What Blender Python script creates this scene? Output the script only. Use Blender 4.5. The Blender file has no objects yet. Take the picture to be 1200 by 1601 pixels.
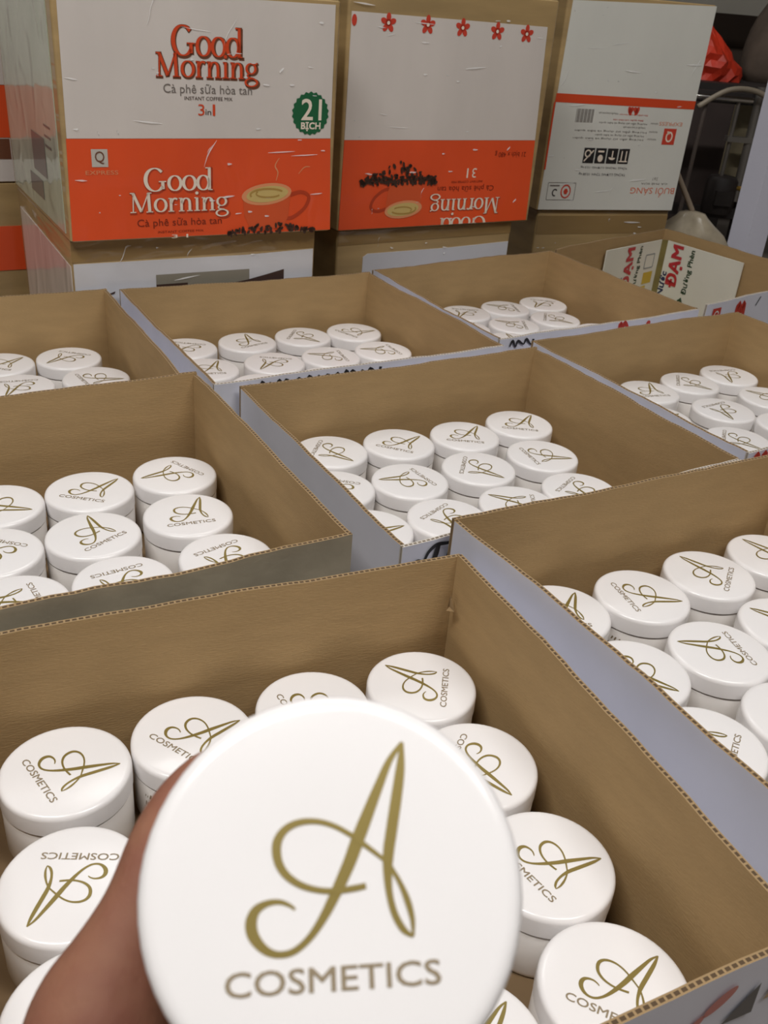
import bpy, math, random
from mathutils import Vector, Matrix

# ------------------------------------------------------------------ camera
S = 0.08                       # one layout unit = the 8 cm pitch of the jars
CZ = 7.25                      # camera height in layout units
scene = bpy.context.scene
col = scene.collection
PITCH, ROLL = 0.508103, 0.086383
F_ = Vector((0, math.cos(PITCH), -math.sin(PITCH)))
r0 = Vector((1, 0, 0)); u0 = r0.cross(F_)
R_ = math.cos(ROLL)*r0 + math.sin(ROLL)*u0
U_ = -math.sin(ROLL)*r0 + math.cos(ROLL)*u0
cam_d = bpy.data.cameras.new('camera')
cam = bpy.data.objects.new('camera', cam_d); col.objects.link(cam)
cam.matrix_world = Matrix(((R_.x, U_.x, -F_.x, 0), (R_.y, U_.y, -F_.y, 0), (R_.z, U_.z, -F_.z, CZ*S), (0, 0, 0, 1)))
cam_d.sensor_fit = 'VERTICAL'; cam_d.sensor_height = 24; cam_d.lens = 24*1455.47/1601
cam_d.clip_start = 0.01
cam_d.dof.use_dof = True; cam_d.dof.focus_distance = 0.72; cam_d.dof.aperture_fstop = cam_d.lens/1.3
scene.camera = cam

# ------------------------------------------------------------------ world and exposure
world = bpy.data.worlds.new('world'); scene.world = world; world.use_nodes = True
world.node_tree.nodes['Background'].inputs[0].default_value = (0.9, 0.93, 1, 1)
world.node_tree.nodes['Background'].inputs[1].default_value = 0.10
vs = scene.view_settings
vs.view_transform = 'Standard'; vs.look = 'None'; vs.gamma = 1; vs.use_curve_mapping = False
vs.exposure = 0.0

# ceiling lamps: (x, y, length along x, strength)
LAMPS = [(-0.75, -0.2, 1.2, 35.0), (0.9, -0.05, 1.2, 25.0), (-0.3, 2.2, 1.2, 8.0)]
CEIL = 2.5
random.seed(7)

# ------------------------------------------------------------------ materials
def lin(c):
    return tuple((v/255/12.92 if v/255 <= .04045 else ((v/255+.055)/1.055)**2.4) for v in c) + (1,)
MATS = {}
def mat(name, rgb, rough=.6, metal=0., var=0., vscale=20., coat=0., bump=0., bscale=60., spec=.5, stretch=None, rgb2=None, sss=0., trans=0.):
    """plain principled material with optional noise colour variation, relief and clear film"""
    if name in MATS: return MATS[name]
    m = bpy.data.materials.new(name); m.use_nodes = True; MATS[name] = m
    nt = m.node_tree; b = nt.nodes['Principled BSDF']
    c = lin(rgb)
    b.inputs['Base Color'].default_value = c
    b.inputs['Roughness'].default_value = rough; b.inputs['Metallic'].default_value = metal
    b.inputs['Specular IOR Level'].default_value = spec
    b.inputs['Coat Weight'].default_value = coat; b.inputs['Coat Roughness'].default_value = .08
    if sss:
        b.inputs['Subsurface Weight'].default_value = sss; b.inputs['Subsurface Radius'].default_value = (.01, .004, .002)
    if trans: b.inputs['Transmission Weight'].default_value = trans
    tc = nt.nodes.new('ShaderNodeTexCoord')
    vec = tc.outputs['Object']
    if stretch:
        mp = nt.nodes.new('ShaderNodeMapping'); mp.inputs['Scale'].default_value = stretch
        nt.links.new(vec, mp.inputs[0]); vec = mp.outputs[0]
    if var:
        n = nt.nodes.new('ShaderNodeTexNoise'); n.inputs['Scale'].default_value = vscale; n.inputs['Detail'].default_value = 5
        nt.links.new(vec, n.inputs['Vector'])
        mx = nt.nodes.new('ShaderNodeMix'); mx.data_type = 'RGBA'
        c2 = lin(rgb2) if rgb2 else tuple(v*(1-var) for v in c[:3])+(1,)
        mx.inputs[6].default_value = c; mx.inputs[7].default_value = c2
        rp = nt.nodes.new('ShaderNodeMapRange'); rp.inputs[1].default_value = .35; rp.inputs[2].default_value = .7
        nt.links.new(n.outputs['Fac'], rp.inputs[0]); nt.links.new(rp.outputs[0], mx.inputs[0])
        nt.links.new(mx.outputs[2], b.inputs['Base Color'])
    if bump:
        n2 = nt.nodes.new('ShaderNodeTexNoise'); n2.inputs['Scale'].default_value = bscale; n2.inputs['Detail'].default_value = 3
        if coat > .5: n2.noise_type = 'RIDGED_MULTIFRACTAL'; n2.inputs['Distortion'].default_value = .6
        nt.links.new(vec, n2.inputs['Vector'])
        bp = nt.nodes.new('ShaderNodeBump'); bp.inputs['Strength'].default_value = bump; bp.inputs['Distance'].default_value = .004 if coat > .5 else .002
        nt.links.new(n2.outputs['Fac'], bp.inputs['Height'])
        if coat: nt.links.new(bp.outputs[0], b.inputs['Coat Normal'])
        else: nt.links.new(bp.outputs[0], b.inputs['Normal'])
    return m

def edge_mat(name, rgb, dark):
    """cut edge of corrugated board: liner, fluted core, liner (uv: u along the edge in metres, v across)"""
    m = bpy.data.materials.new(name); m.use_nodes = True; MATS[name] = m
    nt = m.node_tree; b = nt.nodes['Principled BSDF']; b.inputs['Roughness'].default_value = .9
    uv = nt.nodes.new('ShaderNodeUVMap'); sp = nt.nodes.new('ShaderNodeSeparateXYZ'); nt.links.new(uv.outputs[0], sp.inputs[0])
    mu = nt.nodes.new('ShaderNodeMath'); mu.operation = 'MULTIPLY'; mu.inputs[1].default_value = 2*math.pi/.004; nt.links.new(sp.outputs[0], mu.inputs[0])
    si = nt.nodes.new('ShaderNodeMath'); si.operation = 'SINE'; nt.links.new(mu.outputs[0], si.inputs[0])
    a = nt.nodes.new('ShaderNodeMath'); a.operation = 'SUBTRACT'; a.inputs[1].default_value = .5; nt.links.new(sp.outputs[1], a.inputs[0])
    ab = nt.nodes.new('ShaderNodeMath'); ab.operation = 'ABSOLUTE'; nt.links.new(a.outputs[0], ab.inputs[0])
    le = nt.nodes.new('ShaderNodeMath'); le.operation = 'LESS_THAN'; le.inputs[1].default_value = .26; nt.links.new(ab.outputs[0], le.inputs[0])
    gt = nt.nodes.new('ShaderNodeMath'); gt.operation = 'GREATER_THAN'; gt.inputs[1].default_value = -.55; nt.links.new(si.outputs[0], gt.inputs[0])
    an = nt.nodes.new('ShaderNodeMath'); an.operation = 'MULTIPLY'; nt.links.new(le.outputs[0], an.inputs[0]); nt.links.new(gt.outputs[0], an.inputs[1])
    mx = nt.nodes.new('ShaderNodeMix'); mx.data_type = 'RGBA'; mx.inputs[6].default_value = lin(rgb); mx.inputs[7].default_value = lin(dark)  # dark mix puts the shade of the open flutes into the colour
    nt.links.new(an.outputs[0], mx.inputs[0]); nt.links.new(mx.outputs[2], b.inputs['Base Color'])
    return m

KRAFT = mat('kraft_board', (178, 149, 106), .85, var=.08, vscale=26, bump=.15, bscale=220, stretch=(1, 1, 4), spec=.25)
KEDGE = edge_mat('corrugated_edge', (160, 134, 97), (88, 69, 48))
LILAC = mat('pale_outer_paper', (226, 226, 236), .45, var=.07, vscale=14, bump=.1, bscale=40)
GREYK = mat('weathered_outer_paper', (172, 161, 138), .8, var=.25, vscale=18, bump=.2, bscale=80)
WHITEP = mat('white_print_film', (222, 214, 207), .5, var=.1, vscale=9, coat=.8, bump=.9, bscale=22, stretch=(1, 1, .35))
ORANGEP = mat('orange_print_film', (236, 84, 36), .45, var=.10, vscale=10, coat=.8, bump=.9, bscale=22, stretch=(1, 1, .35))
BROWNC = mat('brown_carton_film', (186, 157, 108), .5, var=.32, vscale=16, coat=.8, bump=1., bscale=34, stretch=(.25, .25, 1.8))
TAPE = mat('brown_packing_tape', (150, 122, 78), .3, var=.18, vscale=10, coat=.9, bump=.9, bscale=30, stretch=(.5, .5, 2))
GREENP = mat('green_side_print', (196, 206, 186), .5, var=.2, vscale=9, coat=.8, bump=.9, bscale=20)
PLASTIC = mat('white_jar_plastic', (243, 240, 239), .22, var=.015, vscale=8)
BASEPL = mat('white_jar_base_plastic', (236, 231, 226), .25)
GOLD = mat('gold_print', (152, 134, 74), .4, metal=.4)
BROWNINK = mat('brown_gold_print', (146, 130, 104), .5)
INK = {}
def ink(name, rgb, rough=.5):
    if name not in INK: INK[name] = mat('ink_'+name, rgb, rough, coat=.4)
    return INK[name]

# ------------------------------------------------------------------ mesh helpers
class MB:
    def __init__(s): s.v = []; s.f = []; s.m = []; s.uv = {}
    def add(s, vs, fs, mi=0):
        o = len(s.v); s.v += [tuple(p) for p in vs]
        for f in fs: s.f.append(tuple(i+o for i in f)); s.m.append(mi)
        return o
    def box(s, c, d, mi=0, rz=0.):
        ca, sa = math.cos(rz), math.sin(rz); vs = []
        for z in (-1, 1):
            for x, y in ((-1, -1), (1, -1), (1, 1), (-1, 1)):
                lx, ly = x*d[0]/2, y*d[1]/2
                vs.append((c[0]+lx*ca-ly*sa, c[1]+lx*sa+ly*ca, c[2]+z*d[2]/2))
        s.add(vs, [(3, 2, 1, 0), (4, 5, 6, 7), (0, 1, 5, 4), (1, 2, 6, 5), (2, 3, 7, 6), (3, 0, 4, 7)], mi)
    def tube(s, pts, r, n=10, mi=0, cap=True):
        pts = [Vector(p) for p in pts]; rs = r if isinstance(r, (list, tuple)) else [r]*len(pts)
        rings = []; o = len(s.v); up = None
        for i, p in enumerate(pts):
            t = (pts[min(i+1, len(pts)-1)]-pts[max(i-1, 0)]).normalized()
            if up is None: up = t.orthogonal().normalized()
            a = (up - t*up.dot(t)).normalized(); up = a; b = t.cross(a)
            for k in range(n):
                th = 2*math.pi*k/n; s.v.append(tuple(p+(a*math.cos(th)+b*math.sin(th))*rs[i]))
        for i in range(len(pts)-1):
            for k in range(n):
                s.f.append((o+i*n+k, o+i*n+(k+1) % n, o+(i+1)*n+(k+1) % n, o+(i+1)*n+k)); s.m.append(mi)
        if cap:
            s.f.append(tuple(o+k for k in range(n))[::-1]); s.m.append(mi)
            e = o+(len(pts)-1)*n; s.f.append(tuple(e+k for k in range(n))); s.m.append(mi)
    def lathe(s, prof, n=48, mi=0, c=(0, 0, 0)):
        o = len(s.v)
        for (r, z) in prof:
            for k in range(n):
                th = 2*math.pi*k/n; s.v.append((c[0]+r*math.cos(th), c[1]+r*math.sin(th), c[2]+z))
        for i in range(len(prof)-1):
            for k in range(n):
                s.f.append((o+i*n+k, o+i*n+(k+1) % n, o+(i+1)*n+(k+1) % n, o+(i+1)*n+k)); s.m.append(mi)
        s.f.append(tuple(o+k for k in range(n))[::-1]); s.m.append(mi)
        e = o+(len(prof)-1)*n; s.f.append(tuple(e+k for k in range(n))); s.m.append(mi)
    def mesh(s, name, mats, smooth=None):
        me = bpy.data.meshes.new(name); me.from_pydata(s.v, [], s.f)
        for m in (mats if isinstance(mats, (list, tuple)) else [mats]): me.materials.append(m)
        me.polygons.foreach_set('material_index', s.m)
        if s.uv:
            l = me.uv_layers.new(name='UVMap')
            for lp in me.loops:
                if lp.vertex_index in s.uv: l.data[lp.index].uv = s.uv[lp.vertex_index]
        if smooth is not None:
            me.shade_smooth()
            if smooth > 0: me.set_sharp_from_angle(angle=math.radians(smooth))
        me.validate(); me.update()
        return me
def obj(name, mesh, parent=None, loc=None, label=None, cat=None, group=None, kind=None, rot=None):
    o = bpy.data.objects.new(name, mesh); col.objects.link(o)
    if loc is not None: o.location = loc
    if rot is not None: o.rotation_euler = rot
    if parent: o.parent = parent
    if label: o['label'] = label
    if cat: o['category'] = cat
    if group: o['group'] = group
    if kind: o['kind'] = kind
    return o
def thing(name, label, cat, loc=(0, 0, 0), rz=0., group=None):
    return obj(name, None, None, loc, label, cat, group, None, (0, 0, rz))
def W(x, y, z):                 # layout units (relative to the camera) -> metres
    return Vector((x*S, y*S, (z+CZ)*S))

# ---- flat print: 2-D shapes collected per ink, mapped onto a plane
def catmull(pts, n=6, closed=False):
    out = []; L = len(pts)
    rng = range(L if closed else L-1)
    for i in rng:
        g = (lambda k: pts[k % L]) if closed else (lambda k: pts[min(max(k, 0), L-1)])
        a, b, c, d = g(i-1), g(i), g(i+1), g(i+2)
        for k in range(n):
            t = k/n
            out.append(tuple(.5*(2*b[j]+(c[j]-a[j])*t+(2*a[j]-5*b[j]+4*c[j]-d[j])*t*t+(3*b[j]-a[j]-3*c[j]+d[j])*t**3) for j in range(len(b))))
    if not closed: out.append(tuple(pts[-1]))
    return out
def ribbon(pts, n=6, closed=False, extra=0., interp=True):
    """pts (x,y,w) -> quad strip"""
    p = catmull(pts, n, closed) if interp else list(pts)
    L = len(p); vs = []; fs = []
    for i in range(L):
        a = p[(i-1) % L] if closed else p[max(i-1, 0)]; b = p[(i+1) % L] if closed else p[min(i+1, L-1)]
        dx, dy = b[0]-a[0], b[1]-a[1]; d = math.hypot(dx, dy) or 1
        w = (abs(p[i][2])+extra)/2
        vs += [(p[i][0]-dy/d*w, p[i][1]+dx/d*w), (p[i][0]+dy/d*w, p[i][1]-dx/d*w)]
    for i in range(L if closed else L-1):
        j = (i+1) % L; fs.append((2*i, 2*i+1, 2*j+1, 2*j))
    return vs, fs
_tx = {}
def text2d(s):
    """builtin font lettering as a flat mesh, height of a capital = about 0.7"""
    if s in _tx: return _tx[s]
    c = bpy.data.curves.new('t', 'FONT'); c.body = s; c.resolution_u = 3; c.fill_mode = 'FRONT'
    o = bpy.data.objects.new('t', c); col.objects.link(o)
    dg = bpy.context.evaluated_depsgraph_get()
    me = bpy.data.meshes.new_from_object(o.evaluated_get(dg))
    vs = [(v.co.x, v.co.y) for v in me.vertices]; fs = [tuple(p.vertices) for p in me.polygons]
    bpy.data.objects.remove(o); bpy.data.curves.remove(c); bpy.data.meshes.remove(me)
    _tx[s] = (vs, fs); return vs, fs
def bbox(vs):
    xs = [v[0] for v in vs]; ys = [v[1] for v in vs]; return min(xs), min(ys), max(xs), max(ys)
def fit(shape, x0, y0, x1, y1, inv=False, shear=0., rot90=0):
    """scale a flat shape into a rectangle; inv turns it upside down, rot90 quarter turns"""
    vs, fs = shape
    for _ in range(rot90): vs = [(-y, x) for x, y in vs]
    a, b, c, d = bbox(vs); out = []
    for x, y in vs:
        u = (x-a)/((c-a) or 1); v = (y-b)/((d-b) or 1)
        if inv: u, v = 1-u, 1-v
        out.append((x0+u*(x1-x0)+shear*v*(y1-y0), y0+v*(y1-y0)))
    return out, fs
def rect(x0, y0, x1, y1): return [(x0, y0), (x1, y0), (x1, y1), (x0, y1)], [(0, 1, 2, 3)]
def poly(pts): return list(pts), [tuple(range(len(pts)))]
def disc(cx, cy, rx, ry=None, n=24, rot=0., a0=0, a1=360):
    ry = rx if ry is None else ry; P = []
    for k in range(n):
        t = math.radians(a0+(a1-a0)*k/n); x, y = rx*math.cos(t), ry*math.sin(t)
        P.append((cx+x*math.cos(rot)-y*math.sin(rot), cy+x*math.sin(rot)+y*math.cos(rot)))
    return poly(P)
def arc(cx, cy, rx, ry, a0, a1, w, n=14):
    return ribbon([(cx+rx*math.cos(math.radians(a0+(a1-a0)*k/n)), cy+ry*math.sin(math.radians(a0+(a1-a0)*k/n)), w) for k in range(n+1)], interp=False)
def merge(shapes):
    V = []; Fs = []
    for vs, fs in shapes:
        o = len(V); V += list(vs); Fs += [tuple(i+o for i in f) for f in fs]
    return V, Fs
# serif lettering with thick stems and hairlines
def nib(pts, thick=.2, thin=.07, closed=False, n=6, extra=0.):
    p = catmull([q[:2] for q in pts], n, closed); L = len(p); out = []
    for i in range(L):
        a = p[(i-1) % L] if closed else p[max(i-1, 0)]; b = p[(i+1) % L] if closed else p[min(i+1, L-1)]
        d = math.hypot(b[0]-a[0], b[1]-a[1]) or 1
        out.append((p[i][0], p[i][1], thin+(thick-thin)*(abs(b[1]-a[1])/d)**1.5))
    return ribbon(out, closed=closed, interp=False, extra=extra)
def ell(cx, cy, rx, ry, a0=0, a1=360, n=12):
    return [(cx+rx*math.cos(math.radians(a0+(a1-a0)*k/n)), cy+ry*math.sin(math.radians(a0+(a1-a0)*k/n))) for k in range(n+(a1-a0 != 360))]
def serif(x, y, w=.34, extra=0.): return rect(x-w/2-extra/2, y-.035-extra/2, x+w/2+extra/2, y+.035+extra/2)
def line(a, b, w, extra=0.): return ribbon([(a[0], a[1], w), (b[0], b[1], w)], interp=False, extra=extra)
def serif_word(word, extra=0.):
    out = []; X = 0.
    for ch in word:
        g = []
        if ch == 'o': g = [nib(ell(.45, .5, .38, .48), closed=True, extra=extra)]; adv = .93
        elif ch == 'G': g = [nib(ell(.66, .74, .58, .74, 42, 325), .24, .07, extra=extra), line((1.14, .12), (1.14, .62), .2, extra), serif(1.12, .62, .46, extra)]; adv = 1.45
        elif ch == 'd': g = [nib(ell(.42, .5, .36, .48), closed=True, extra=extra), line((.82, 0), (.82, 1.5), .19, extra), serif(.72, 1.48, .3, extra), serif(.9, .02, .24, extra)]; adv = 1.1
        elif ch == 'M': g = [line((.22, 0), (.27, 1.42), .08, extra), line((.25, 1.42), (.78, .05), .2, extra), line((.78, .05), (1.3, 1.42), .08, extra), line((1.3, 1.42), (1.36, 0), .21, extra), serif(.22, .02, .4, extra), serif(1.36, .02, .46, extra), serif(.2, 1.42, .3, extra), serif(1.38, 1.42, .3, extra)]; adv = 1.68
        elif ch == 'r': g = [line((.25, 0), (.25, 1), .19, extra), nib([(.27, .6), (.38, .88), (.55, .97), (.7, .9)], .16, .12, extra=extra), serif(.25, .02, .42, extra), serif(.17, .98, .2, extra)]; adv = .74
        elif ch == 'n': g = [line((.25, 0), (.25, 1), .19, extra), nib([(.27, .6), (.4, .88), (.6, .97), (.78, .85), (.84, .55), (.84, 0)], .19, .08, extra=extra), serif(.25, .02, .4, extra), serif(.84, .02, .4, extra), serif(.17, .98, .2, extra)]; adv = 1.12
        elif ch == 'i': g = [line((.25, 0), (.25, 1), .19, extra), disc(.25, 1.34, .12+extra/2, n=12), serif(.25, .02, .42, extra), serif(.17, .98, .2, extra)]; adv = .52
        elif ch == 'g': g = [nib(ell(.42, .66, .32, .32), .17, .07, closed=True, extra=extra), nib(ell(.45, -.22, .42, .25), .15, .08, closed=True, extra=extra), nib([(.3, .36), (.16, .22), (.28, .1), (.6, .05)], .1, .09, extra=extra), line((.64, .9), (.86, 1.02), .09, extra)]; adv = .95
        else: adv = .5
        for vs, fs in g: out.append(([(x+X, y) for x, y in vs], fs))
        X += adv
    return merge(out)
def print_mesh(name, shapes, m, org, ux, uy, nrm, off, bold=0.):
    """flat ink layer: shapes in (u,v) metres on the plane org + u*ux + v*uy, raised by off"""
    V, Fs = merge(shapes)
    b = MB()
    for k, (dx, dy) in enumerate(((-1, -1), (1, -1), (1, 1), (-1, 1)) if bold else ((0, 0),)):
        b.add([org+ux*(x+dx*bold)+uy*(y+dy*bold)+nrm*(off+k*.00003) for x, y in V], Fs)
    me = b.mesh(name, m)
    return me

# open cartons: rim corners back-left, back-right, front-right, front-left (layout units) and rim depth below the camera
CARTONS = {
'A' : [(-3.342, 5.23), (0.697, 7.2), (2.524, 3.514), (-1.461, 1.439), 4.403] ,
'B' : [(0.701, 7.603), (4.544, 9.796), (6.656, 6.339), (2.823, 4.126), 4.244] ,
'C' : [(-6.316, 8.416), (-2.489, 10.761), (-0.326, 7.242), (-4.174, 4.931), 4.284] ,
'D' : [(-1.894, 10.955), (2.038, 13.464), (4.089, 10.098), (0.215, 7.482), 4.488] ,
'E' : [(-4.437, 14.464), (-0.653, 16.748), (1.51, 13.382), (-2.244, 10.934), 4.447] ,
'F' : [(2.071, 13.688), (5.855, 16.259), (8.058, 12.821), (4.274, 10.251), 4.447] ,
'G' : [(-0.536, 17.019), (2.968, 19.717), (5.151, 16.269), (1.535, 13.694), 4.447] ,
'H' : [(-8.6, 12.138), (-4.712, 14.382), (-2.632, 10.873), (-6.519, 8.629), 4.447] ,
'I' : [(3.182, 19.992), (6.14, 23.093), (8.772, 19.584), (5.457, 16.677), 4.447] ,
}
# jars of each carton: number in plain view, then (x, y, turn of the lettering in degrees)
JARS = {
'C' : ( 9 , [(-2.506, 9.752, 148), (-3.335, 9.174, -5), (-4.183, 8.68, -66), (-2.139, 8.835, 24), (-3.001, 8.252, 56), (-3.856, 7.756, 172), (-1.565, 8.041, -136), (-2.45, 7.442, -144), (-3.305, 6.946, 129), (-4.306, 6.881, 112), (-4.846, 7.721, -150), (-3.796, 6.041, -116)] ),
'D' : ( 12 , [(1.842, 12.494, -1), (1.031, 11.915, 1), (0.123, 11.463, -15), (-0.762, 11.04, -99), (2.073, 11.486, -66), (1.179, 10.923, -98), (0.293, 10.391, 128), (-0.61, 10.01, 172), (2.447, 10.544, -122), (1.62, 10.012, 94), (0.753, 9.517, -126), (-0.126, 9.083, -38), (0.686, 8.532, -95)] ),
'E' : ( 8 , [(-0.806, 15.992, -37), (-2.535, 14.976, 45), (-1.661, 15.512, -97), (-3.431, 14.443, 180), (-0.247, 15.122, 122), (-1.09, 14.613, 115), (-1.952, 14.111, -176), (-2.91, 13.583, 18), (-1.047, 13.634, -115), (-0.177, 14.144, 108), (-1.977, 13.124, 132), (-1.107, 12.644, 29), (-0.207, 13.124, -166), (0.663, 13.634, -147), (-1.947, 12.134, -61)] ),
'G' : ( 7 , [(2.874, 18.821, 178), (2.059, 18.277, 103), (1.253, 17.718, -175), (2.152, 17.219, 94), (3.008, 17.846, -98), (3.814, 17.289, -70), (1.192, 16.74, 2), (3.004, 16.724, -25), (2.044, 16.244, 43), (2.884, 15.734, -8), (3.784, 16.124, -85), (1.204, 15.734, -123), (2.044, 15.224, 68), (0.214, 16.844, 84)] ),
'F' : ( 8 , [(5.721, 15.416, -160), (4.911, 14.855, -102), (4.106, 14.281, 18), (5.163, 13.754, -145), (6.114, 14.473, 84), (4.037, 13.191, -28), (5.055, 12.595, -108), (6.067, 13.365, 42), (6.031, 12.381, -169), (6.931, 12.891, -140), (4.141, 12.201, -18), (5.251, 11.631, -40), (4.351, 11.241, 139), (3.241, 13.791, 6)] ),
'B' : ( 9 , [(2.705, 8.016, -69), (3.531, 8.543, 68), (4.369, 9.052, 67), (1.824, 7.587, 3), (3.275, 7.172, 108), (2.397, 6.737, -96), (2.809, 5.847, 66), (4.101, 7.7, 83), (3.722, 6.3, 24), (4.571, 6.826, -29), (5.081, 7.726, -25), (5.561, 6.856, 59), (4.601, 5.836, 31), (3.731, 5.296, -118)] ),
'A' : ( 10 , [(0.464, 6.46, 86), (-0.451, 6.042, -58), (-1.372, 5.593, -29), (-2.233, 5.111, -46), (-1.849, 4.127, -175), (-1.475, 3.221, -51), (0.916, 5.547, -112), (1.373, 4.626, -50), (1.695, 3.701, -23), (0.749, 3.227, -9), (-1.002, 4.679, 85), (-0.012, 5.159, 92), (0.468, 4.229, 164), (-0.612, 3.779, 103), (-0.222, 2.879, -78), (-1.032, 2.309, -65)] ),
'H' : ( 4 , [(-5.067, 13.557, 174), (-5.93, 13.058, -3), (-4.414, 12.826, -51), (-5.341, 12.275, -156), (-4.46, 11.839, 53), (-5.27, 11.269, 54), (-6.17, 11.749, 70), (-6.77, 12.529, 132), (-6.11, 10.759, -75), (-7.01, 11.239, 157), (-7.61, 12.019, -180), (-4.37, 10.849, -153), (-5.24, 10.279, 170), (-6.08, 9.769, 159), (-3.44, 11.179, -73)] ),
}
# ------------------------------------------------------------------ the room
def slab(name, x0, x1, y0, y1, z0, z1, m):
    b = MB(); b.box(((x0+x1)/2, (y0+y1)/2, (z0+z1)/2), (x1-x0, y1-y0, z1-z0))
    return obj(name, b.mesh(name, m), kind='structure')
FLOORM = mat('concrete_floor', (120, 112, 104), .8, var=.2, vscale=4, bump=.2, bscale=30)
WALLM = mat('painted_wall', (120, 114, 106), .85, var=.08, vscale=3, bump=.1, bscale=40)
DARKWALL = mat('dark_stained_wall', (84, 70, 60), .85, var=.3, vscale=3, bump=.2, bscale=20)
slab('floor', -2.3, 2.5, -1.8, 3.3, -.05, 0, FLOORM)
slab('ceiling', -2.3, 2.5, -1.8, 3.3, CEIL, CEIL+.05, WALLM)
slab('wall_left', -2.35, -2.3, -1.8, 3.3, 0, CEIL, WALLM)
slab('wall_right', 2.5, 2.55, -1.8, 3.3, 0, CEIL, WALLM)
slab('wall_back', -2.3, 2.5, 3.3, 3.35, 0, CEIL, DARKWALL)
slab('wall_front', -2.3, 2.5, -1.85, -1.8, 0, CEIL, WALLM)

LAMPM = bpy.data.materials.new('lamp_tube'); LAMPM.use_nodes = True
_b = LAMPM.node_tree.nodes['Principled BSDF']; _b.inputs['Emission Color'].default_value = (1, .98, .95, 1); _b.inputs['Emission Strength'].default_value = 6
LAMPH = mat('lamp_housing', (225, 225, 225), .4)
for i, (lx, ly, ll, pw) in enumerate(LAMPS):
    t = thing('ceiling_lamp', ['white ceiling batten lamp above the open cartons', 'white ceiling batten lamp nearest the right wall', 'white ceiling batten lamp above the coffee cartons'][i], 'lamp', (lx, ly, CEIL))
    b = MB(); b.box((0, 0, -.03), (ll+.1, .16, .06)); obj('housing', b.mesh('housing', LAMPH), t)
    for s in (-1, 1):
        b = MB(); b.tube([(-ll/2, s*.045, -.075), (ll/2, s*.045, -.075)], .014, 12); obj('tube', b.mesh('tube', LAMPM, 0), t)
    ld = bpy.data.lights.new('lamp_light', 'AREA'); ld.shape = 'RECTANGLE'; ld.size = ll; ld.size_y = .18
    ld.energy = pw; ld.color = (1, .98, .96)
    lo = obj('lamp_light', ld, t, (0, 0, -.1))

# ------------------------------------------------------------------ jars
LR, JH, LH = .4875, .66, .19
b = MB(); b.lathe([(LR-.006, JH-LH), (LR, JH-LH+.006), (LR, JH-.045), (LR-.004, JH-.026), (LR-.014, JH-.011), (LR-.03, JH-.003), (LR-.05, JH), (.2, JH)], 56)
b.v = [(x*S, y*S, z*S) for x, y, z in b.v]; LID_ME = b.mesh('lid', PLASTIC, 40)
b = MB(); b.lathe([(LR-.05, 0), (LR-.03, .006), (LR-.018, .025), (LR-.008, .06), (LR-.006, JH-LH-.026), (LR-.01, JH-LH-.018), (LR-.045, JH-LH-.017), (LR-.045, JH-LH+.004)], 48)
b.v = [(x*S, y*S, z*S) for x, y, z in b.v]; BASE_ME = b.mesh('base', BASEPL, 40)
A1 = [(0.208, 0.415, 0.009), (0.17, 0.367, 0.018), (0.137, 0.302, 0.025), (0.105, 0.235, 0.031), (0.076, 0.173, 0.035), (0.047, 0.108, 0.033), (0.011, 0.04, 0.029), (-0.023, -0.017, 0.023), (-0.061, -0.065, 0.018), (-0.102, -0.095, 0.017), (-0.143, -0.101, 0.017), (-0.178, -0.087, 0.022), (-0.205, -0.056, 0.029), (-0.212, -0.023, 0.03), (-0.2, 0.006, 0.024), (-0.173, 0.021, 0.017), (-0.141, 0.024, 0.013), (-0.114, 0.015, 0.01), (-0.098, 0.003, 0.007)]
A2 = [(0.208, 0.415, 0.009), (0.199, 0.346, 0.024), (0.184, 0.272, 0.029), (0.166, 0.19, 0.03), (0.153, 0.128, 0.029), (0.148, 0.076, 0.023), (0.15, 0.024, 0.018), (0.161, -0.024, 0.018), (0.181, -0.061, 0.017), (0.205, -0.079, 0.007)]
A3 = [(0.205, -0.079, 0.006), (0.206, -0.039, 0.013), (0.197, 0.004, 0.017), (0.183, 0.043, 0.014), (0.167, 0.075, 0.012), (0.15, 0.102, 0.011), (0.123, 0.126, 0.011), (0.094, 0.149, 0.013), (0.059, 0.176, 0.013), (0.013, 0.203, 0.013), (-0.034, 0.218, 0.014), (-0.082, 0.218, 0.017), (-0.12, 0.202, 0.02), (-0.142, 0.17, 0.024), (-0.141, 0.127, 0.023), (-0.122, 0.091, 0.02), (-0.085, 0.063, 0.017), (-0.039, 0.047, 0.015), (0.007, 0.042, 0.015), (0.053, 0.045, 0.016), (0.089, 0.05, 0.015)]
EX, EY, EZ = Vector((1, 0, 0)), Vector((0, 1, 0)), Vector((0, 0, 1))
emb = []
for k, st in enumerate((A1, A2, A3)):
    vs, fs = ribbon([(x*.95, y*.95-.046, w*.97) for x, y, w in st], 5)
    emb.append(([(x*S, y*S) for x, y in vs], fs))
b = MB()
for k, (vs, fs) in enumerate(emb): b.add([(x, y, JH*S+.00012+k*.00004) for x, y in vs], fs)
EMB_ME = b.mesh('emblem', GOLD)
_t = fit(text2d('COSMETICS'), -.264*S, -.23*S, .256*S, -.175*S)
LET_ME = print_mesh('lettering', [_t], BROWNINK, Vector((0, 0, 0)), EX, EY, EZ, JH*S+.00012, .00007)
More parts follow.
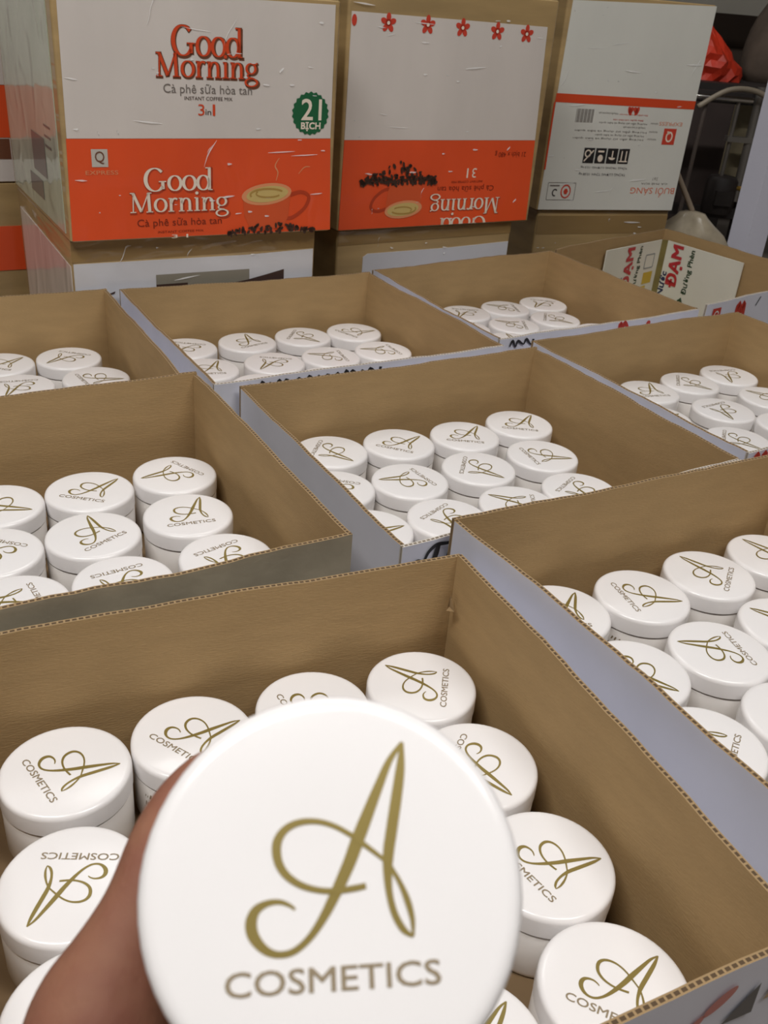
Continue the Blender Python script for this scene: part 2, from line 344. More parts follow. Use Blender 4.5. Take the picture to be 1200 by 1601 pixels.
# small curved print around the base
b = MB(); rr = (LR-.0055)*S; rnd = random.Random(4)
for row in range(3):
    a = -.5
    while a < .5:
        w = rnd.uniform(.02, .06); z0 = (.34-.09*row)*S; h = rnd.uniform(.02, .05)*S
        P = [(rr*math.cos(t), rr*math.sin(t), z) for t, z in ((a, z0), (a+w*.6, z0), (a+w, z0+h), (a+w*.4, z0+h))]
        b.add(P, [(0, 1, 2, 3)]); a += w+rnd.uniform(.01, .04)
SIDE_ME = b.mesh('side_print', BROWNINK)
JARG = 'white cosmetic jars packed in the open cartons'
def jar(loc, turn, label, group=None, side=None, rot=None):
    t = thing('cosmetic_jar', label, 'jar', loc, math.radians(turn), group)
    if rot is not None: t.rotation_euler = rot
    l = obj('lid', LID_ME, t)
    obj('emblem', EMB_ME, l)['label'] = 'gold script letter A'
    obj('lettering', LET_ME, l)['label'] = 'gold brown COSMETICS lettering'
    obj('base', BASE_ME, t)
    if side is not None:
        s = obj('side_print', SIDE_ME, t, rot=(0, 0, side)); s['label'] = 'fine brown print around the base'
    return t

# ------------------------------------------------------------------ open cartons
TH = .045
PADM = mat('shade_darkened_pad', (128, 104, 74), .9, var=.15, vscale=20)  # board tone darkened to stand in for the shade deep between jars
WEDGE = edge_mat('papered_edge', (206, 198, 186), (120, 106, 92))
INFO = {  # which carton: label, short name used by its jars, outer papers (back, right, front, left), front edge
 'A': ('open brown carton of white jars right under the hand-held jar', 'carton under the held jar', LILAC),
 'B': ('open carton of white jars with tall pale lilac side beside the held jar', 'lilac carton beside the held jar', LILAC),
 'C': ('open carton of white jars with weathered grey outer walls', 'grey-walled carton', GREYK),
 'D': ('open carton of white jars between the grey-walled carton and the red-print carton', 'carton between grey-walled and red-print ones', LILAC),
 'E': ('open carton of white jars close before the carton with green 21 badge', 'carton before the green-badge carton', LILAC),
 'F': ('open carton of white jars with pale side and red front print', 'carton with red front print', LILAC),
 'G': ('open carton of white jars next to the carton with sugar liner', 'carton next to the sugar liner', LILAC),
 'H': ('open carton of white jars behind the grey-walled carton', 'carton behind the grey-walled one', LILAC),
 'I': ('open carton without jars, holding a printed sugar liner sheet', None, LILAC)}
ORD = ['first', 'second', 'third', 'fourth', 'fifth', 'sixth']
def wall(name, p0, p1, inward, z0, z1, outer, edge, par, org, seed, bow=0., ragged=.012):
    """a corrugated wall from p0 to p1 (inner face), thickness outward, hand-cut uneven rim"""
    rnd = random.Random(seed); N = 28; b = MB()
    p0, p1 = Vector(p0), Vector(p1); n = inward; ph = rnd.uniform(0, 6)
    L = (p1-p0).length; rows = []
    for i in range(N+1):
        t = i/N; q = p0.lerp(p1, t) - n*bow*math.sin(math.pi*t)
        zt = z1 + ragged*(math.sin(ph+t*7)+.6*math.sin(ph*2+t*19)+rnd.uniform(-.5, .5))
        o = q - n*TH
        base = len(b.v)
        for P, z in ((q, z0), (q, zt), (q, zt), (o, zt), (o, zt), (o, z0)):
            b.v.append(tuple(Vector((P.x*S, P.y*S, (z+CZ)*S))-org))
        b.uv[base+2] = (t*L*S, 0); b.uv[base+3] = (t*L*S, 1)
        rows.append(base)
    for a, c in zip(rows, rows[1:]):
        b.f += [(a, c, c+1, a+1), (a+2, c+2, c+3, a+3), (a+4, c+4, c+5, a+5), (a+5, c+5, c, a)]; b.m += [0, 1, 2, 2]
    for a, rev in ((rows[0], 0), (rows[-1], 1)):
        f = (a, a+1, a+4, a+5); b.f.append(f[::-1] if rev else f); b.m.append(1)
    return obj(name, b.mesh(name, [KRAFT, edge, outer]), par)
CART = {}; YAW = {}
for bi, (key, (BL, BR, FR, FL, hr)) in enumerate(CARTONS.items()):
    label, short, paper = INFO[key]
    c = [Vector(v) for v in (BL, BR, FR, FL)]
    cen = (c[0]+c[1]+c[2]+c[3])/4
    yaw = math.atan2((c[1]-c[0]).y+(c[2]-c[3]).y, (c[1]-c[0]).x+(c[2]-c[3]).x)
    t = thing('open_carton', label, 'carton', (cen.x*S, cen.y*S, 0), yaw, 'open cartons on the floor')
    YAW[t] = yaw
    org = Vector((cen.x*S, cen.y*S, 0)); CART[key] = (t, c, org, hr)
    for wi, nm in enumerate(('back_wall', 'right_wall', 'front_wall', 'left_wall')):
        a, e = c[wi], c[(wi+1) % 4]; d = (e-a).normalized(); n = Vector((d.y, -d.x))
        if wi in (1, 3): a = a - d*0; e = e - d*0
        else: a = a - d*TH; e = e + d*TH
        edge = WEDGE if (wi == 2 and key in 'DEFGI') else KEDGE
        bow = {('A', 1): .05, ('B', 3): -.04, ('C', 2): .02}.get((key, wi), .01)
        rag = .017 if key == 'C' and wi == 2 else .01
        wall(nm, a, e, n, -CZ+.02, -hr-(.32 if key == 'I' and wi == 3 else 0), paper, edge, t, org, bi*7+wi, bow, rag)
    b = MB(); zb = -CZ+.02
    b.add([Vector((p.x*S, p.y*S, z*S))-org for z in (.02, .07) for p in c], [(0, 1, 2, 3), (7, 6, 5, 4), (0, 4, 5, 1), (1, 5, 6, 2), (2, 6, 7, 3), (3, 7, 4, 0)])
    obj('bottom', b.mesh('bottom', KRAFT), t)
    if key in JARS:
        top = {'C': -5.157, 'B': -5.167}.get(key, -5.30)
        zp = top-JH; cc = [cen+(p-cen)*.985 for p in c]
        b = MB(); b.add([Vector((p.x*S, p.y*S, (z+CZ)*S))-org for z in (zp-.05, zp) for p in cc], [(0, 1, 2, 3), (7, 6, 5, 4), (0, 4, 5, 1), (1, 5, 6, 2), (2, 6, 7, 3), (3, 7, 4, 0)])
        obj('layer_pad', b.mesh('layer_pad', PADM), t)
        nv, lst = JARS[key]
        d = (c[1]-c[0]).normalized(); v = Vector((-d.y, d.x))
        items = sorted(((Vector((x, y)).dot(v), Vector((x, y)).dot(d), x, y, a, k) for k, (x, y, a) in enumerate(lst)), reverse=True)
        rows = []
        for it in items:
            if rows and rows[-1][0][0]-it[0] < .5: rows[-1].append(it)
            else: rows.append([it])
        for ri, row in enumerate(rows):
            for ci, it in enumerate(sorted(row, key=lambda q: -q[1])):
                _, _, x, y, a, k = it
                lb = 'white jar %s from right wall, %s row from back, %s' % (ORD[ci], ORD[ri], short)
                jar(W(x, y, zp+.001), a, lb, JARG, random.uniform(-2.4, -.6) if key in 'AB' else None)

def front_plane(key, wi=2):
    t, c, org, hr = CART[key]
    a, e = c[wi], c[(wi+1) % 4]
    if wi == 2: a, e = e, a                # read left to right from outside the front
    d = (e-a).normalized(); n = Vector((d.y, -d.x))
    o = a + n*(TH+.012)
    return t, Vector((o.x*S, o.y*S, (CZ-hr)*S))-org, Vector((d.x, d.y, 0)), Vector((n.x, n.y, 0))
def front_print(key, name, shapes, m, label, off=0.0):
    t, o, d, n = front_plane(key)
    sh = [([(x*S, y*S) for x, y in vs], fs) for vs, fs in shapes]
    w = [c for c in t.children if c.name.startswith('front_wall')][0]
    p = obj(name, print_mesh(name, sh, m, o, d, EZ, n, .0004+off), w); p['label'] = label
BLACK = ink('black', (28, 26, 28)); RED = ink('red', (196, 52, 34)); TAN = ink('tan', (170, 140, 96)); DGREY = ink('dark_grey', (70, 66, 66))
def cursive(x0, x1, y0, y1, seed, w=.03):
    rnd = random.Random(seed); P = []; x = x0; up = 0
    while x < x1:
        P.append((x, (y1 if up else y0)+rnd.uniform(-.02, .02), w*(1.6 if up else .8))); x += rnd.uniform(.06, .14) if up else rnd.uniform(.02, .06); up = 1-up
    return ribbon(P, 4)
# black script along the fronts of two cartons
front_print('D', 'script_print', [ribbon([(.05, -.27, .02), (.12, -.19, .035), (.2, -.21, .03), (.25, -.12, .04), (.34, -.06, .045), (.48, -.07, .035), (.6, -.04, .02)], 5), ribbon([(.36, -.06, .05), (.33, -.2, .06), (.26, -.36, .03)], 5), ribbon([(.44, -.33, .02), (.52, -.14, .05), (.5, -.32, .04), (.62, -.14, .03), (.64, -.32, .05), (.74, -.12, .05), (.78, -.32, .03), (.9, -.18, .03)], 5), cursive(1.1, 3.6, -.36, -.14, 5, .035)], BLACK, 'black script print')
front_print('E', 'script_print', [cursive(.4, 2.4, -.15, -.06, 9, .03)], BLACK, 'black script print')
front_print('G', 'script_print', [cursive(.15, .7, -.13, -.05, 12, .03)], BLACK, 'black print')
front_print('G', 'red_print', [cursive(2.5, 2.75, -.15, -.04, 15, .05)], RED, 'red print')
front_print('G', 'red_spot', [disc(3.2, -.1, .05, .05)], RED, 'red spot')
front_print('F', 'red_print', [cursive(.06, .4, -.2, -.03, 16, .05)], RED, 'red print')
front_print('I', 'red_square_print', [rect(.16, -.38, .42, -.1)], RED, 'red square emblem')
front_print('I', 'red_flourish', [cursive(.95, 1.25, -.34, -.12, 19, .09)], RED, 'red flourish')
front_print('I', 'emblem_ring', [arc(.29, -.24, .07, .08, 20, 340, .025), rect(.22, -.25, .36, -.225)], ink('white', (235, 230, 226)), 'white ring in the red square', .0003)
front_print('I', 'black_dash', [line((1.6, -.22), (1.72, -.06), .03), line((.05, -.5), (.2, -.42), .03)], BLACK, 'black dashes')
front_print('A', 'bean_print', [disc(3.92, -.22, .13, .05, rot=.7), disc(3.78, -.34, .07, .035, rot=.9)], ink('faded_red', (190, 110, 100)), 'faded red shapes')
front_print('A', 'dark_print', [poly([(4.0, -.48), (4.22, -.22), (4.24, -.5)])], DGREY, 'dark grey shape')
front_print('A', 'dark_print', [poly([(3.4, -.4), (3.6, -.25), (3.62, -.42)])], DGREY, 'dark grey shape')
front_print('A', 'tan_print', [poly([(4.3, -.42), (4.42, -.16), (4.44, -.42)])], TAN, 'tan shape')
# torn inner ply hanging in the corner of the near carton
t, c, org, hr = CART['A']
p = c[1]; b = MB()
q = [(p.x-.02, p.y-.06, -hr-.38), (p.x-.05, p.y-.12, -hr-.52), (p.x+.02, p.y-.2, -hr-.47), (p.x-.02, p.y-.08, -hr-.5), (p.x+.0, p.y-.15, -hr-.42)]
b.add([W(*v)-org for v in q], [(0, 3, 1), (0, 4, 3), (4, 2, 3), (3, 2, 1)]); obj('torn_ply', b.mesh('torn_ply', KEDGE), t)

# turn the carton meshes into the frame of their own base
for t_, yaw in YAW.items():
    for ch in t_.children_recursive: ch.data.transform(Matrix.Rotation(-yaw, 4, 'Z'))
# liner sheet folded into the empty carton
t, c, org, hr = CART['I']
BL, BR, FR, FL = c; d1 = (BL-BR).normalized(); d2 = (FR-BR).normalized()
K = BR + d1*.07 + d2*.07; zt, zb = -4.66, -6.6
liner = thing('liner_sheet', 'folded white and green sugar packaging sheet lining the empty carton', 'packaging', W(K.x, K.y, zb))
lorg = W(K.x, K.y, zb)
LINERW = mat('liner_white', (226, 226, 214), .5, var=.06, vscale=12)
LINERG = mat('liner_fold_brown', (128, 116, 64), .6, var=.3, vscale=30)
def liner_panel(name, a, e, m):
    d = (e-a).normalized(); n = Vector((-d.y, d.x))
    if n.dot(FL-K) < 0: n = -n
    b = MB(); P = []
    for z in (zb, zt):
        for q in (a, e, e+n*.03, a+n*.03): P.append(W(q.x, q.y, z)-lorg)
    b.add(P, [(3, 2, 1, 0), (4, 5, 6, 7), (0, 1, 5, 4), (1, 2, 6, 5), (2, 3, 7, 6), (3, 0, 4, 7)])
    o = obj(name, b.mesh(name, m), liner)
    return o, W((a+n*.03).x, (a+n*.03).y, zb)-lorg, Vector((d.x, d.y, 0)), Vector((n.x, n.y, 0))
pL = liner_panel('side_panel', K+d1*2.45, K+d1*.12, LINERW)
pF = liner_panel('fold_strip', K+d1*.12, K+d2*.14, LINERG)
pR = liner_panel('side_panel', K+d2*.14, K+d2*2.3, LINERW)
def liner_print(pn, name, shapes, m, off=.0004, bold=0.):
    o, a, d, n = pn
    obj(name, print_mesh(name, [([(x*S, y*S) for x, y in vs], fs) for vs, fs in shapes], m, a, d, EZ, n, off, bold), o)
DRED = ink('crimson', (190, 36, 48)); DGRN = ink('dark_green', (40, 70, 44)); NAVY = ink('navy', (36, 44, 84)); LGRN = ink('leaf_green', (168, 186, 120)); YEL = ink('yellow', (206, 176, 52))
HT = zt-zb
wht = ink('white', (235, 230, 226))
for pn, x in ((pR, .2), (pL, .85)):
    liner_print(pn, 'headline', [fit(text2d('ĐẠM'), x, HT-1.02, x+.38, HT-.05, rot90=1)], DRED, .0008, .0012)
    liner_print(pn, 'subline', [fit(text2d('Đường Phèn'), x+.5, HT-1.1, x+.68, HT-.06, rot90=1)], DGRN, .0004, .0004)
    liner_print(pn, 'small_word', [fit(text2d('Nước'), x-.2, HT-1.3, x-.03, HT-.72, rot90=1)], NAVY, .0004, .0006)
liner_print(pR, 'leaf_print', [poly([(.1, HT-1.9), (.1, HT-1.32), (.5, HT-1.3), (1.0, HT-1.5), (1.3, HT-1.9)])], LGRN, .0003)
liner_print(pR, 'leaf_mark', [poly([(.62, HT-1.3), (.74, HT-1.18), (.82, HT-1.32), (.7, HT-1.45)])], DGRN, .0008)
liner_print(pL, 'picture_print', [rect(1.75, HT-1.0, 2.15, HT-.72), rect(1.7, HT-1.3, 1.95, HT-1.05)], YEL)
liner_print(pL, 'frame_print', [line((1.72, HT-.62), (2.1, HT-.62), .03), line((1.72, HT-.3), (2.1, HT-.3), .03), line((1.72, HT-.62), (1.72, HT-.3), .03), line((2.1, HT-.62), (2.1, HT-.3), .03)], ink('pale_grey', (150, 156, 156)))
liner_print(pL, 'leaf_print', [poly([(1.5, HT-1.9), (1.55, HT-1.45), (2.3, HT-1.3), (2.3, HT-1.9)])], LGRN, .0003)
# ------------------------------------------------------------------ stacked coffee cartons
def carton(name, label, o, yaw, w, h, d, body=BROWNC, group=None):
    """closed carton; local x along the printed face, y into the depth, z up (layout units); o = front left bottom corner"""
    t = thing(name, label, 'carton', W(*o), math.radians(yaw), group)
    b = MB(); r = .05; n = 4
    pr = []
    for cx, cy, a0 in ((w-r, r, -90), (w-r, d-r, 0), (r, d-r, 90), (r, r, 180)):
        for k in range(n+1):
            a = math.radians(a0+90*k/n); pr.append((cx+r*math.cos(a), cy+r*math.sin(a)))
    m = len(pr); Z = [(0, .02), (.02, 0), (h-.02, 0), (h, .02)]
    for z, ins in Z:
        for x, y in pr: b.v.append(((x+(ins if x < w/2 else -ins))*S, (y+(ins if y < d/2 else -ins))*S, z*S))
    for i in range(3):
        for k in range(m): b.f.append((i*m+k, i*m+(k+1) % m, (i+1)*m+(k+1) % m, (i+1)*m+k)); b.m.append(0)
    b.f.append(tuple(range(m))[::-1]); b.m.append(0); b.f.append(tuple(range(3*m, 4*m))); b.m.append(0)
    obj('body', b.mesh('body', body, 30), t)
    return t
def panel(t, name, pts, m, side='front', th=.012, label=None, sub=None, d=0, w=0):
    """thin printed sheet on a face; pts = outline (u, z) counter-clockwise"""
    f = {'front': lambda x, z, k: (x, -k, z), 'left': lambda x, z, k: (-k, x, z), 'right': lambda x, z, k: (w+k, x, z)}[side]
    b = MB(); n = len(pts)
    P = [tuple(q*S for q in f(x, z, k)) for k in (0, th) for x, z in pts]
    fs = [tuple(range(n, 2*n)), tuple(range(n))[::-1]]+[(i, (i+1) % n, n+(i+1) % n, n+i) for i in range(n)]
    b.add(P, fs)
    o = obj(name, b.mesh(name, m), t)
    if label: o['label'] = label
    return o
def pr(p, name, shapes, m, off=.0003, th=.012, side='front', label=None, bold=0.):
    sh = [([(x*S, y*S) for x, y in vs], fs) for vs, fs in shapes]
    if side == 'front': me = print_mesh(name, sh, m, Vector((0, -th*S, 0)), EX, EZ, -EY, off, bold)
    else: me = print_mesh(name, sh, m, Vector((-th*S, 0, 0)), EY, EZ, -EX, off, bold)
    o = obj(name, me, p)
    if label: o['label'] = label
    return o
FILM = mat('film_glint_white', (240, 238, 236), .1, spec=1.)  # white put into the clear film creases to stand in for highlights
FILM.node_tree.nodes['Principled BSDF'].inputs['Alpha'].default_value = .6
def wrinkle_glints(t, w, h, seed, n=30, d=.012):
    """stretch film creases on the printed face, whitened and tilted up as painted highlights"""
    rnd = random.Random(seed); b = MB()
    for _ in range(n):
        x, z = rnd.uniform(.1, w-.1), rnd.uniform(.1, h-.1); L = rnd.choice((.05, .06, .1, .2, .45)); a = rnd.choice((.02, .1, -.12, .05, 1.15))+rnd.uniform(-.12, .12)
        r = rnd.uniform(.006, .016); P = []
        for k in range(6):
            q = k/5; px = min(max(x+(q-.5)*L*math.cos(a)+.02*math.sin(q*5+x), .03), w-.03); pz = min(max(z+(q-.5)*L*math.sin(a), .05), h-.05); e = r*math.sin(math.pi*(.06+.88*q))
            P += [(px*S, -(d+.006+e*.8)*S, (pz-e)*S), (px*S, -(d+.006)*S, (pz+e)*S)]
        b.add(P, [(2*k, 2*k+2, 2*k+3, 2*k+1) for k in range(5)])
    o = obj('film_wrinkle_glints', b.mesh('film_wrinkle_glints', FILM, 0), t, kind='stuff'); o['label'] = 'stretch film creases with highlights painted in white'
INKR = ink('orange_red', (214, 72, 30)); SHADOW = ink('shadow_brown', (110, 66, 44)); INKW = ink('warm_white', (240, 226, 208)); INKD = ink('brown_black', (62, 40, 30)); INKG = ink('badge_green', (22, 96, 58))
DKOR = ink('dark_orange_text', (130, 40, 16)); MUG = ink('mug_orange', (214, 86, 42)); MUGL = ink('mug_rim', (226, 150, 104)); COFFEE = ink('coffee_tan', (176, 140, 70)); FROTH = ink('froth', (206, 180, 112)); MUGD = ink('mug_shade', (182, 60, 26))
FLOW = ink('flower_red', (206, 66, 46)); PGREY = ink('print_grey', (120, 112, 106)); SILV = ink('silver_print', (196, 190, 180))
def beans(x0, x1, y0, y1, seed, n=46, peak=.5):
    rnd = random.Random(seed); out = []
    for _ in range(n):
        t = rnd.random(); x = x0+(x1-x0)*t; hmax = y0+(y1-y0)*max(.12, 1-abs(t-peak)*1.7)
        out.append(disc(x, rnd.uniform(y0, hmax), rnd.uniform(.03, .055), rnd.uniform(.018, .032), 8, rnd.uniform(0, 3)))
    return out
def flower(x, y, r, a0=0):
    return [disc(x+r*.6*math.cos(a0+k*2*math.pi/5), y+r*.6*math.sin(a0+k*2*math.pi/5), r*.46, r*.31, 12, a0+k*2*math.pi/5) for k in range(5)]
def gear(x, y, r, n=22):
    return poly([(x+(r*(1 if k % 2 else .92))*math.cos(math.pi*k/n), y+(r*(1 if k % 2 else .92))*math.sin(math.pi*k/n)) for k in range(2*n)])

STK = 'wrapped coffee cartons in the stack'
# --- carton with the green badge
c1 = carton('coffee_carton', 'white and orange coffee carton with green 21 badge on top of stack', (-5.09, 14.13, -3.675), 31.6, 4.4, 3.5, 4.4, group=STK)
wp = panel(c1, 'white_panel', [(.07, 1.485), (4.31, 1.5), (4.3, 3.44), (.09, 3.4)], WHITEP, label='white printed panel')
op = panel(c1, 'orange_panel', [(.03, .02), (4.38, .02), (4.31, 1.495), (.06, 1.48)], ORANGEP, label='orange printed panel')
for pn, gx, mx_, ca, ins, top in ((wp, (1.66, 2.63, 2.76, 3.04), (1.42, 2.24, 3.02, 2.67), (1.52, 2.09, 2.92, 2.26), (1.84, 2.035, 2.6, 2.085), 1), (op, (1.16, .72, 2.26, 1.07), (.93, .31, 2.53, .71), (1.03, .16, 2.41, .315), (1.35, .085, 2.1, .12), 0)):
    outl = serif_word('Good', .09), serif_word('Morning', .09)
    front = serif_word('Good'), serif_word('Morning')
    e = .02
    pr(pn, 'headline_shadow', [fit(outl[0], gx[0]-e+.015, gx[1]-e-.015, gx[2]+e+.015, gx[3]+e-.015), fit(outl[1], mx_[0]-e+.015, mx_[1]-e-.015, mx_[2]+e+.015, mx_[3]+e-.015)], SHADOW if top else MUGD)
    pr(pn, 'headline', [fit(front[0], *gx), fit(front[1], *mx_)], INKR if top else INKW, .0006, label='Good Morning in serif letters')
    pr(pn, 'subline', [fit(text2d('Cà phê sữa hòa tan'), *ca)], PGREY if top else DKOR, .0005)
    pr(pn, 'small_line', [fit(text2d('INSTANT COFFEE MIX'), *ins)], INKD if top else DKOR, .0005)
pr(wp, 'three_in_one', [fit(text2d('3'), 2.05, 1.82, 2.15, 1.98), fit(text2d('1'), 2.28, 1.82, 2.32, 1.98)], INKR, .0005)
pr(wp, 'in_word', [fit(text2d('in'), 2.165, 1.83, 2.255, 1.91)], INKD, .0005)
pr(wp, 'badge', [gear(3.93, 1.875, .33)], INKG, .0005, label='dark green scalloped badge')
pr(wp, 'badge_text', [fit(text2d('21'), 3.77, 1.78, 4.12, 2.09), fit(text2d('BỊCH'), 3.77, 1.615, 4.11, 1.745)], INKW, .0008, bold=.00035)
pr(op, 'cut_line', [fit(text2d('3'), 1.57, .0, 1.67, .055), fit(text2d('1'), 1.81, .0, 1.84, .055)], INKW, .0005)
pr(op, 'logo_square', [rect(.4, 1.09, .64, 1.34)], SILV, .0005)
pr(op, 'logo_letter', [fit(text2d('Q'), .45, 1.13, .59, 1.31)], SHADOW, .0008)
pr(op, 'logo_word', [fit(text2d('EXPRESS'), .3, .98, .78, 1.04)], MUGL, .0005)
def mug(pn, flip=False, ox=0., oy=0., sx=1., seed=1):
    g = (lambda x, y: (ox-(x-3.3)*sx, oy-(y-.4)*sx)) if flip else (lambda x, y: (x, y))
    T = lambda sh: [([g(x, y) for x, y in vs], fs) for vs, fs in sh]
    hs = [(3.55, .6, .07), (3.8, .66, .06), (3.95, .58, .06), (3.88, .4, .06), (3.68, .26, .06), (3.55, .24, .06)]
    pr(pn, 'mug_handle', T([ribbon(hs, 5)]), MUGD, .0004)
    pr(pn, 'mug_body', T([poly([(2.77, .62), (2.8, .3), (2.9, .1), (3.5, .08), (3.58, .28), (3.62, .66)])]), MUG, .0005)
    pr(pn, 'mug_rim', T([disc(3.19, .64, .44, .17, 28, .09)]), MUGL, .0007)
    pr(pn, 'mug_coffee', T([disc(3.2, .64, .37, .125, 28, .09)]), FROTH, .0009)
    pr(pn, 'mug_froth', T([arc(3.2, .635, .3, .09, 30, 200, .03), arc(3.22, .65, .22, .06, 150, 330, .025)]), COFFEE, .0011)
    pr(pn, 'coffee_beans', T(beans(2.5, 4.08, .02, .2, seed, 60)), INKD, .0013, label='dark coffee beans')
mug(op)
pr(op, 'steam', [ribbon([(3.35, .85, .01), (3.38, .98, .02), (3.33, 1.08, .02), (3.4, 1.2, .01)], 5), ribbon([(3.75, .95, .01), (3.85, 1.05, .015), (3.95, 1.06, .01)], 5)], MUGL, .0004)
sp = panel(c1, 'side_panel', [(4.2, .08), (.25, .08), (.3, 3.42), (4.25, 3.42)], GREENP, 'left', label='pale grey green printed side')
pr(sp, 'side_print', [rect(1.2, .7, 2.2, 1.3), rect(.7, 1.2, 1.15, 1.24), rect(.7, 1.35, 1.15, 1.38), rect(.7, 1.5, 1.15, 1.53), rect(1.6, .3, 2.6, .6)], PGREY, .0004, side='left')
# --- carton below it
l1 = carton('coffee_carton', 'brown carton with white label band directly under the badge carton', (-5.15, 14.27, -CZ), 31.6, 4.16, CZ-3.69, 4.25, group=STK)
p = panel(l1, 'white_panel', [(.0, .2), (4.12, .2), (4.12, 3.24), (2.9, 3.2), (.02, 3.2)], mat('dull_white_film', (212, 212, 216), .5, var=.08, vscale=9, coat=.7, bump=.8, bscale=22))
pr(p, 'grey_label', [rect(1.31, 2.4, 2.93, 2.96)], mat('ink_olive_grey', (136, 130, 116), .6), .0004)
pr(p, 'dark_mark', [poly([(2.6, 2.74), (3.57, 2.72), (3.57, 2.92), (3.2, 2.84), (2.9, 2.78)]), rect(1.31, 2.66, 1.84, 2.8), poly([(.4, 2.66), (.62, 2.7), (.64, 2.74)])], INKD, .0006)
panel(l1, 'tape_strip', [(.0, 3.22), (4.14, 3.26), (4.14, 3.54), (.0, 3.54)], TAPE, th=.006)
panel(l1, 'side_panel', [(4.0, .2), (.06, .2), (.06, 3.15), (4.0, 3.25)], WHITEP, 'left')
# --- upside-down flower carton
c2 = carton('coffee_carton', 'upside-down white and orange coffee carton with red flowers along its edge', (-1.32, 17.63, -3.95), 33, 4.52, 4.05, 4.0, group=STK)
wp = panel(c2, 'white_panel', [(.05, 1.6), (4.39, 1.59), (4.3, 3.6), (.07, 3.63)], WHITEP, label='white printed panel')
op = panel(c2, 'orange_panel', [(.02, .02), (4.45, .03), (4.39, 1.585), (.05, 1.595)], ORANGEP, label='orange printed panel')
for x, y in ((.79, 3.49), (1.6, 3.5), (2.35, 3.49), (3.13, 3.47), (3.82, 3.46)):
    pr(wp, 'flower', [merge(flower(x, y, .15, .3)+[disc(x, y, .06, n=10)])], FLOW, .0005, label='red five-petalled flower')
    pr(wp, 'flower_heart', [disc(x, y, .03, n=10)], INKW, .0008)
pr(wp, 'flower_end', [disc(.12, 3.5, .05, .09, 12)], FLOW, .0005)
mug(op, True, 1.3, .58, .95, 5)
pr(op, 'coffee_beans', beans(.42, 2.09, .82, 1.26, 9, 130, .5), INKD, .0015, label='dark heap of coffee beans')
pr(op, 'three_in_one', [fit(text2d('3'), 2.93, .9, 3.03, 1.08, inv=True), fit(text2d('1'), 2.8, .9, 2.835, 1.08, inv=True)], INKW, .0005)
pr(op, 'subline', [fit(text2d('Cà phê sữa hòa tan'), 2.15, .64, 3.5, .78, inv=True)], DKOR, .0005)
pr(op, 'small_line', [fit(text2d('INSTANT COFFEE MIX'), 2.45, .81, 3.2, .85, inv=True)], DKOR, .0005)
pr(op, 'pack_count', [fit(text2d('21 bịch x 480 g'), 3.43, 1.27, 4.2, 1.4, inv=True)], DKOR, .0005)
pr(op, 'headline_shadow', [fit(serif_word('Morning', .09), 1.98, .18, 3.7, .62, inv=True)], MUGD, .0004)
G = fit(serif_word('Good'), 2.28, -.16, 3.4, .16, inv=True)
G = ([(x, max(y, .025)) for x, y in G[0]], G[1])
pr(op, 'headline', [fit(serif_word('Morning'), 2.0, .2, 3.68, .62, inv=True), G], INKW, .0007, label='upside-down Good Morning in serif letters')
l2 = carton('coffee_carton', 'brown carton with white strip directly under the flower carton', (-1.32, 17.75, -CZ), 33, 4.12, CZ-3.965, 3.9, group=STK)
panel(l2, 'white_panel', [(.55, .2), (4.08, .2), (4.08, 2.88), (2.5, 2.83), (.68, 2.82), (.58, 2.76)], mat('dull_white_film', (212, 212, 216)))
panel(l2, 'tape_strip', [(.02, 3.0), (4.1, 3.05), (4.1, 3.27), (.02, 3.27)], TAPE, th=.006)
# --- upside-down white carton with handling symbols
c3 = carton('coffee_carton', 'upside-down white carton with red stripe and black handling symbols', (2.9, 22.31, -4.13), 22, 3.74, 4.42, 4.0, group=STK)
wp = panel(c3, 'white_panel', [(.03, .02), (3.71, .02), (3.73, 4.4), (.12, 4.28)], mat('white_print_film_b', (222, 222, 214), .5, var=.06, vscale=10, coat=.8, bump=.9, bscale=20, stretch=(1, 1, .4)))
pr(wp, 'red_stripe', [poly([(.05, 2.31), (3.72, 2.29), (3.72, 2.47), (.06, 2.49)]), rect(.03, .9, .07, 2.31)], INKR, .0004, label='orange red stripe')
pr(wp, 'half_flower', [s for s in flower(2.09, 2.3, .17, .31)[3:]]+[disc(2.0, 2.2, .05, .1, 10, .4), disc(2.19, 2.2, .05, .1, 10, -.4)], FLOW, .0006)
pr(wp, 'barcode', [rect(.63+.03*k, 1.92, .63+.03*k+(.02 if k % 3 else .012), 2.2) for k in range(15)], PGREY, .0004)
pr(wp, 'red_lines', [fit(text2d('Sản phẩm cà phê hòa tan'), 1.75, 2.09, 2.5, 2.14, inv=True), fit(text2d('Bảo quản nơi khô ráo'), 1.6, 1.98, 2.4, 2.03, inv=True)], FLOW, .0004)
pr(wp, 'text_lines', [fit(text2d('Hướng dẫn sử dụng và bảo quản'), a, y, e_, y+.06, inv=True) for a, e_, y in ((1.2, 1.7, 2.1), (1.25, 2.52, 1.9), (1.9, 2.5, 1.82), (.66, 2.55, 1.72), (1.2, 2.5, 1.64), (.64, 2.5, 1.56), (2.62, 2.82, 1.92), (2.62, 2.85, 1.74), (2.6, 2.85, 1.58))], PGREY, .0004)
ic = [rect(.99+.31*k, 1.06, 1.27+.31*k, 1.39) for k in range(4)]
pr(wp, 'handling_symbols', ic, BLACK, .0004, label='row of four black handling symbols')
